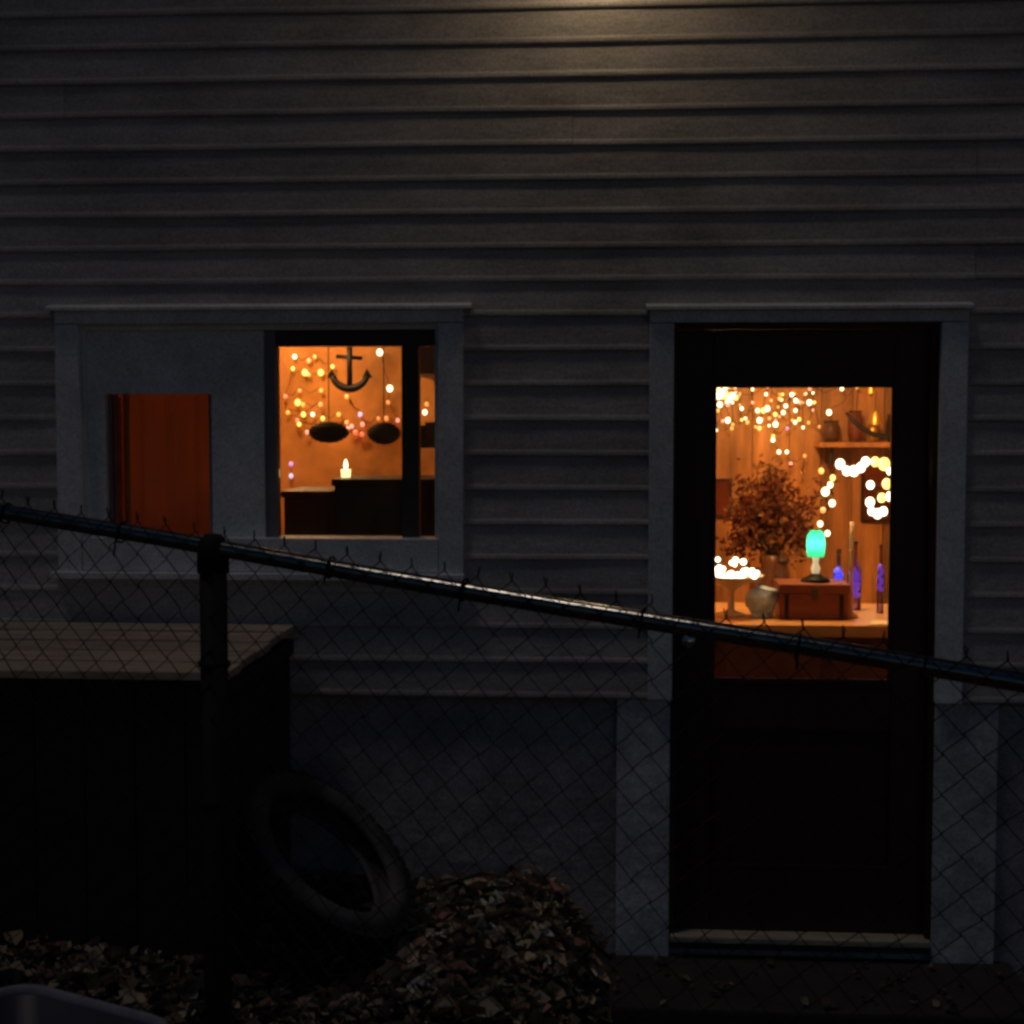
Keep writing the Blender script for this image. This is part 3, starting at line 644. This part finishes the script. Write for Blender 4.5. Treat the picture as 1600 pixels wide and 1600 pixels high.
F += [tuple(range(nu)), tuple(range(nv * nu, nv * nu + nu))]
setparent(MB().add(V, F).build('pouch', M['bag'], None, False), bg_)
setparent(MB().tube(ring_pts(lambda a: (.885 + .030 * math.cos(a), .585 + .022 * math.sin(a), 1.098), 14), .004, 6).build('tie', M['redwood'], None), bg_)
def bottle(label, x, y, h, r, m, lm, l0, l1):
    t = thing('glass_bottle', label, 'bottle', (x, y, .991), 'coloured bottles on the counter')
    setparent(MB().lathe([(0, 0), (r, 0), (r * 1.02, h * .5), (r * .9, h * .62), (r * .38, h * .75), (r * .36, h)], 18, Matrix.Translation((x, y, .991))).build('flask', m, None, True), t)
    setparent(MB().lathe([(0, h), (r * .42, h), (r * .42, h + .014), (0, h + .016)], 12, Matrix.Translation((x, y, .9915))).build('stopper', M['chestbrown'], None, True), t)
    setparent(MB().tube([(x + r * .45 * math.cos(i * 1.1), y + r * .45 * math.sin(i * 1.1), .995 + l0 + (l1 - l0) * i / 16) for i in range(17)], r * .50, 7).build('light_wire', lm, None, True), t)
bottle('bright blue lit bottle just right of the wooden box', 1.190, .76, .225, .021, M['blueglass'], M['blueg'], .085, .16)
bottle('dim violet lit bottle behind the pale pole on counter', 1.262, .84, .25, .026, M['violetglass'], M['violetg'], .05, .15)
bottle('slim violet lit bottle at the right end of the counter', 1.343, .74, .245, .013, M['violetglass'], M['violetg'], .08, .18)
pl = thing('candlestick', 'tall thin pale candlestick standing right of the wooden box', 'candlestick', (1.205, .50, .99))
setparent(MB().lathe([(0, 0), (.028, 0), (.022, .012), (.009, .02), (.008, .07), (.011, .08), (.007, .09), (.007, .24), (.012, .25), (0, .25)], 14, Matrix.Translation((1.213, .60, .991))).build('stem', M['pole'], None, True), pl)
setparent(MB().tube([(1.213, .60, 1.24), (1.213, .60, 1.345)], .0075, 10).build('candle', M['paper'], None, True), pl)
pp = tag(MB().add([(1.245, .395, .9935), (1.335, .392, .9935), (1.320, .50, .994), (1.27, .47, .998), (1.245, .395, .9915), (1.335, .392, .9915), (1.32, .50, .992), (1.27, .47, .996)], [(0, 1, 2, 3), (4, 7, 6, 5), (0, 4, 5, 1), (1, 5, 6, 2), (2, 6, 7, 3), (3, 7, 4, 0)]).build('paper_napkin', M['paper'], None), 'folded pale paper napkin at the right front counter edge', 'napkin')
vs = thing('dried_bouquet', 'big dark red brown dried bouquet in tall vase behind the counter', 'bouquet', (1.04, 1.75, 0))
setparent(MB().lathe([(0, 0), (.10, 0), (.11, .10), (.13, .55), (.10, .90), (.045, 1.08), (.052, 1.12), (.044, 1.12), (.036, 1.08), (0, 1.05)], 24, Matrix.Translation((1.04, 1.75, .001))).build('vase', M['jar'], None, True), vs)
random.seed(31); db = MB(); dg = MB(); ds = MB()
for i in range(34):
    a = random.uniform(0, 6.28); t = random.random() ** .6 * .21; top = (1.045 + t * math.cos(a) * 1.0, 1.75 + t * .5 * math.sin(a), 1.22 + random.random() * .28 - t * .5)
    ds.tube([(1.04, 1.75, 1.10), ((1.04 + top[0]) / 2, (1.75 + top[1]) / 2, 1.16 + .02 * random.random()), top], .0028, 5)
    for k in range(58):
        c = Vector(top) + Vector((random.gauss(0, .035), random.gauss(0, .03), random.gauss(0, .045))); z = random.uniform(.008, .022)
        q = Matrix.Rotation(random.uniform(0, 6.28), 3, 'Y') @ Matrix.Rotation(random.uniform(-1, 1), 3, 'X')
        tgt = dg if (i % 5 == 0 or k % 9 == 0) else db
        tgt.add([c + q @ Vector(p) for p in ((-z, 0, 0), (0, -.004, z * .45), (z, 0, 0), (0, .004, -z * .45))], [(0, 1, 2), (0, 2, 3)])
tag(setparent(db.build('dried_heads', M['dried'], None), vs), kind='stuff'); tag(setparent(dg.build('pale_grasses', M['dried2'], None), vs), kind='stuff'); setparent(ds.build('stems', M['bark'], None), vs)
jars = [('squat brown jar on the counter behind the silvery bag', .905, .93, .035, .12), ('tall brown jar on the counter behind the wooden box', 1.00, .96, .030, .165), ('round dark jar on the counter next to the bowl', .965, .84, .026, .10)]
for lab, x, y, r_, h in jars:
    t = thing('storage_jar', lab, 'jar', (x, y, .991), 'jars at the back of the counter')
    setparent(MB().lathe([(0, 0), (r_ * .8, 0), (r_, h * .2), (r_, h * .75), (r_ * .7, h * .9), (r_ * .72, h), (0, h)], 18, Matrix.Translation((x, y, .991))).build('body', M['jar'], None, True), t)
    setparent(MB().lathe([(0, h), (r_ * .78, h), (r_ * .75, h + .012), (.008, h + .018), (.01, h + .03), (0, h + .034)], 18, Matrix.Translation((x, y, .9915))).build('lid', M['chestbrown'], None, True), t)
pf = [('dark framed picture low on the wall behind the bowl of bulbs', .84, .94, 1.22, 1.42, 'chestbrown'), ('dark framed picture at far right behind the globe lights', 1.60, 1.76, 1.20, 1.50, 'chestbrown')]
for lab, a, b, c, d, mm in pf:
    t = thing('framed_picture', lab, 'picture', ((a + b) / 2, 2.83, c), 'pictures on the back wall')
    setparent(box('canvas', M['tapestry'], None, a + .012, b - .012, 2.824, 2.834, c + .012, d - .012), t)
    for q in ((a, b, c, c + .014), (a, b, d - .014, d), (a, a + .014, c + .014, d - .014), (b - .014, b, c + .014, d - .014)): setparent(box('frame', M[mm], None, q[0], q[1], 2.815, 2.838, q[2], q[3]), t)
us = thing('wall_shelf', 'pine wall shelf at upper right behind the hanging branch', 'shelf', (1.62, 2.75, 1.60))
setparent(box('shelf_board', M['pine'], None, 1.36, 2.05, 2.62, 2.843, 1.585, 1.610, .003), us)
for xx in (1.42, 1.92): setparent(box('bracket', M['chestbrown'], None, xx, xx + .02, 2.70, 2.843, 1.50, 1.585), us)
for lab, x, r_, h, mm in (('round brown pot at left end of the pine shelf', 1.43, .045, .10, 'jar'), ('tall reddish canister second on the pine shelf', 1.55, .038, .15, 'redwood'), ('small golden tin third on the pine shelf', 1.64, .032, .09, 'goldleaf'), ('wide dark crock at right of the pine shelf', 1.76, .060, .13, 'chestbrown')):
    t = thing('shelf_pot', lab, 'pot', (x, 2.73, 1.611), 'pots on the pine shelf')
    setparent(MB().lathe([(0, 0), (r_ * .75, 0), (r_, h * .3), (r_ * .98, h * .7), (r_ * .8, h), (r_ * .7, h), (0, h * .92)], 18, Matrix.Translation((x, 2.73, 1.6105))).build('body', M[mm], None, True), t)
    setparent(MB().lathe([(r_ * .78, h), (r_ * .86, h), (r_ * .86, h + .008), (r_ * .78, h + .008)], 18, Matrix.Translation((x, 2.73, 1.611)), True).build('rim', M['chestbrown'], None, True), t)
ar = thing('driftwood', 'dark curved driftwood branch hanging at upper right of door glass', 'driftwood', (1.5, 2.0, 1.66))
setparent(MB().tube([(1.395, 2.0, 1.755), (1.43, 2.0, 1.715), (1.47, 2.0, 1.682), (1.52, 2.0, 1.655), (1.58, 2.0, 1.642), (1.66, 2.0, 1.645), (1.74, 2.0, 1.66)], [.006, .010, .011, .012, .011, .009, .005], 8).build('branch', M['chestblack'], None, True), ar)
for xx, zz in ((1.44, 1.712), (1.66, 1.65)): setparent(MB().tube([(xx, 2.0, zz), (xx + .03, 2.0, 2.42)], .002, 5).build('cord', M['cord'], None), ar)
for lab, xx, zz, rr in (('gold bell ornament hanging at the top right of glass', 1.50, 1.84, .028), ('gold bell ornament hanging just above the driftwood branch', 1.52, 1.70, .036)):
    t = thing('bell_ornament', lab, 'ornament', (xx, 1.95, zz), 'gold bells')
    setparent(MB().lathe([(rr, 0), (rr * .78, .02), (rr * .62, .05), (rr * .35, .068), (0, .072)], 18, Matrix.Translation((xx, 1.95, zz))).build('bell', M['goldleaf'], None, True), t)
    setparent(MB().ball((xx, 1.95, zz - .004), .008).build('clapper', M['brass'], None, True), t)
    setparent(MB().tube([(xx, 1.95, zz + .07), (xx, 1.95, 2.42)], .002, 5).build('cord', M['cord'], None), t)
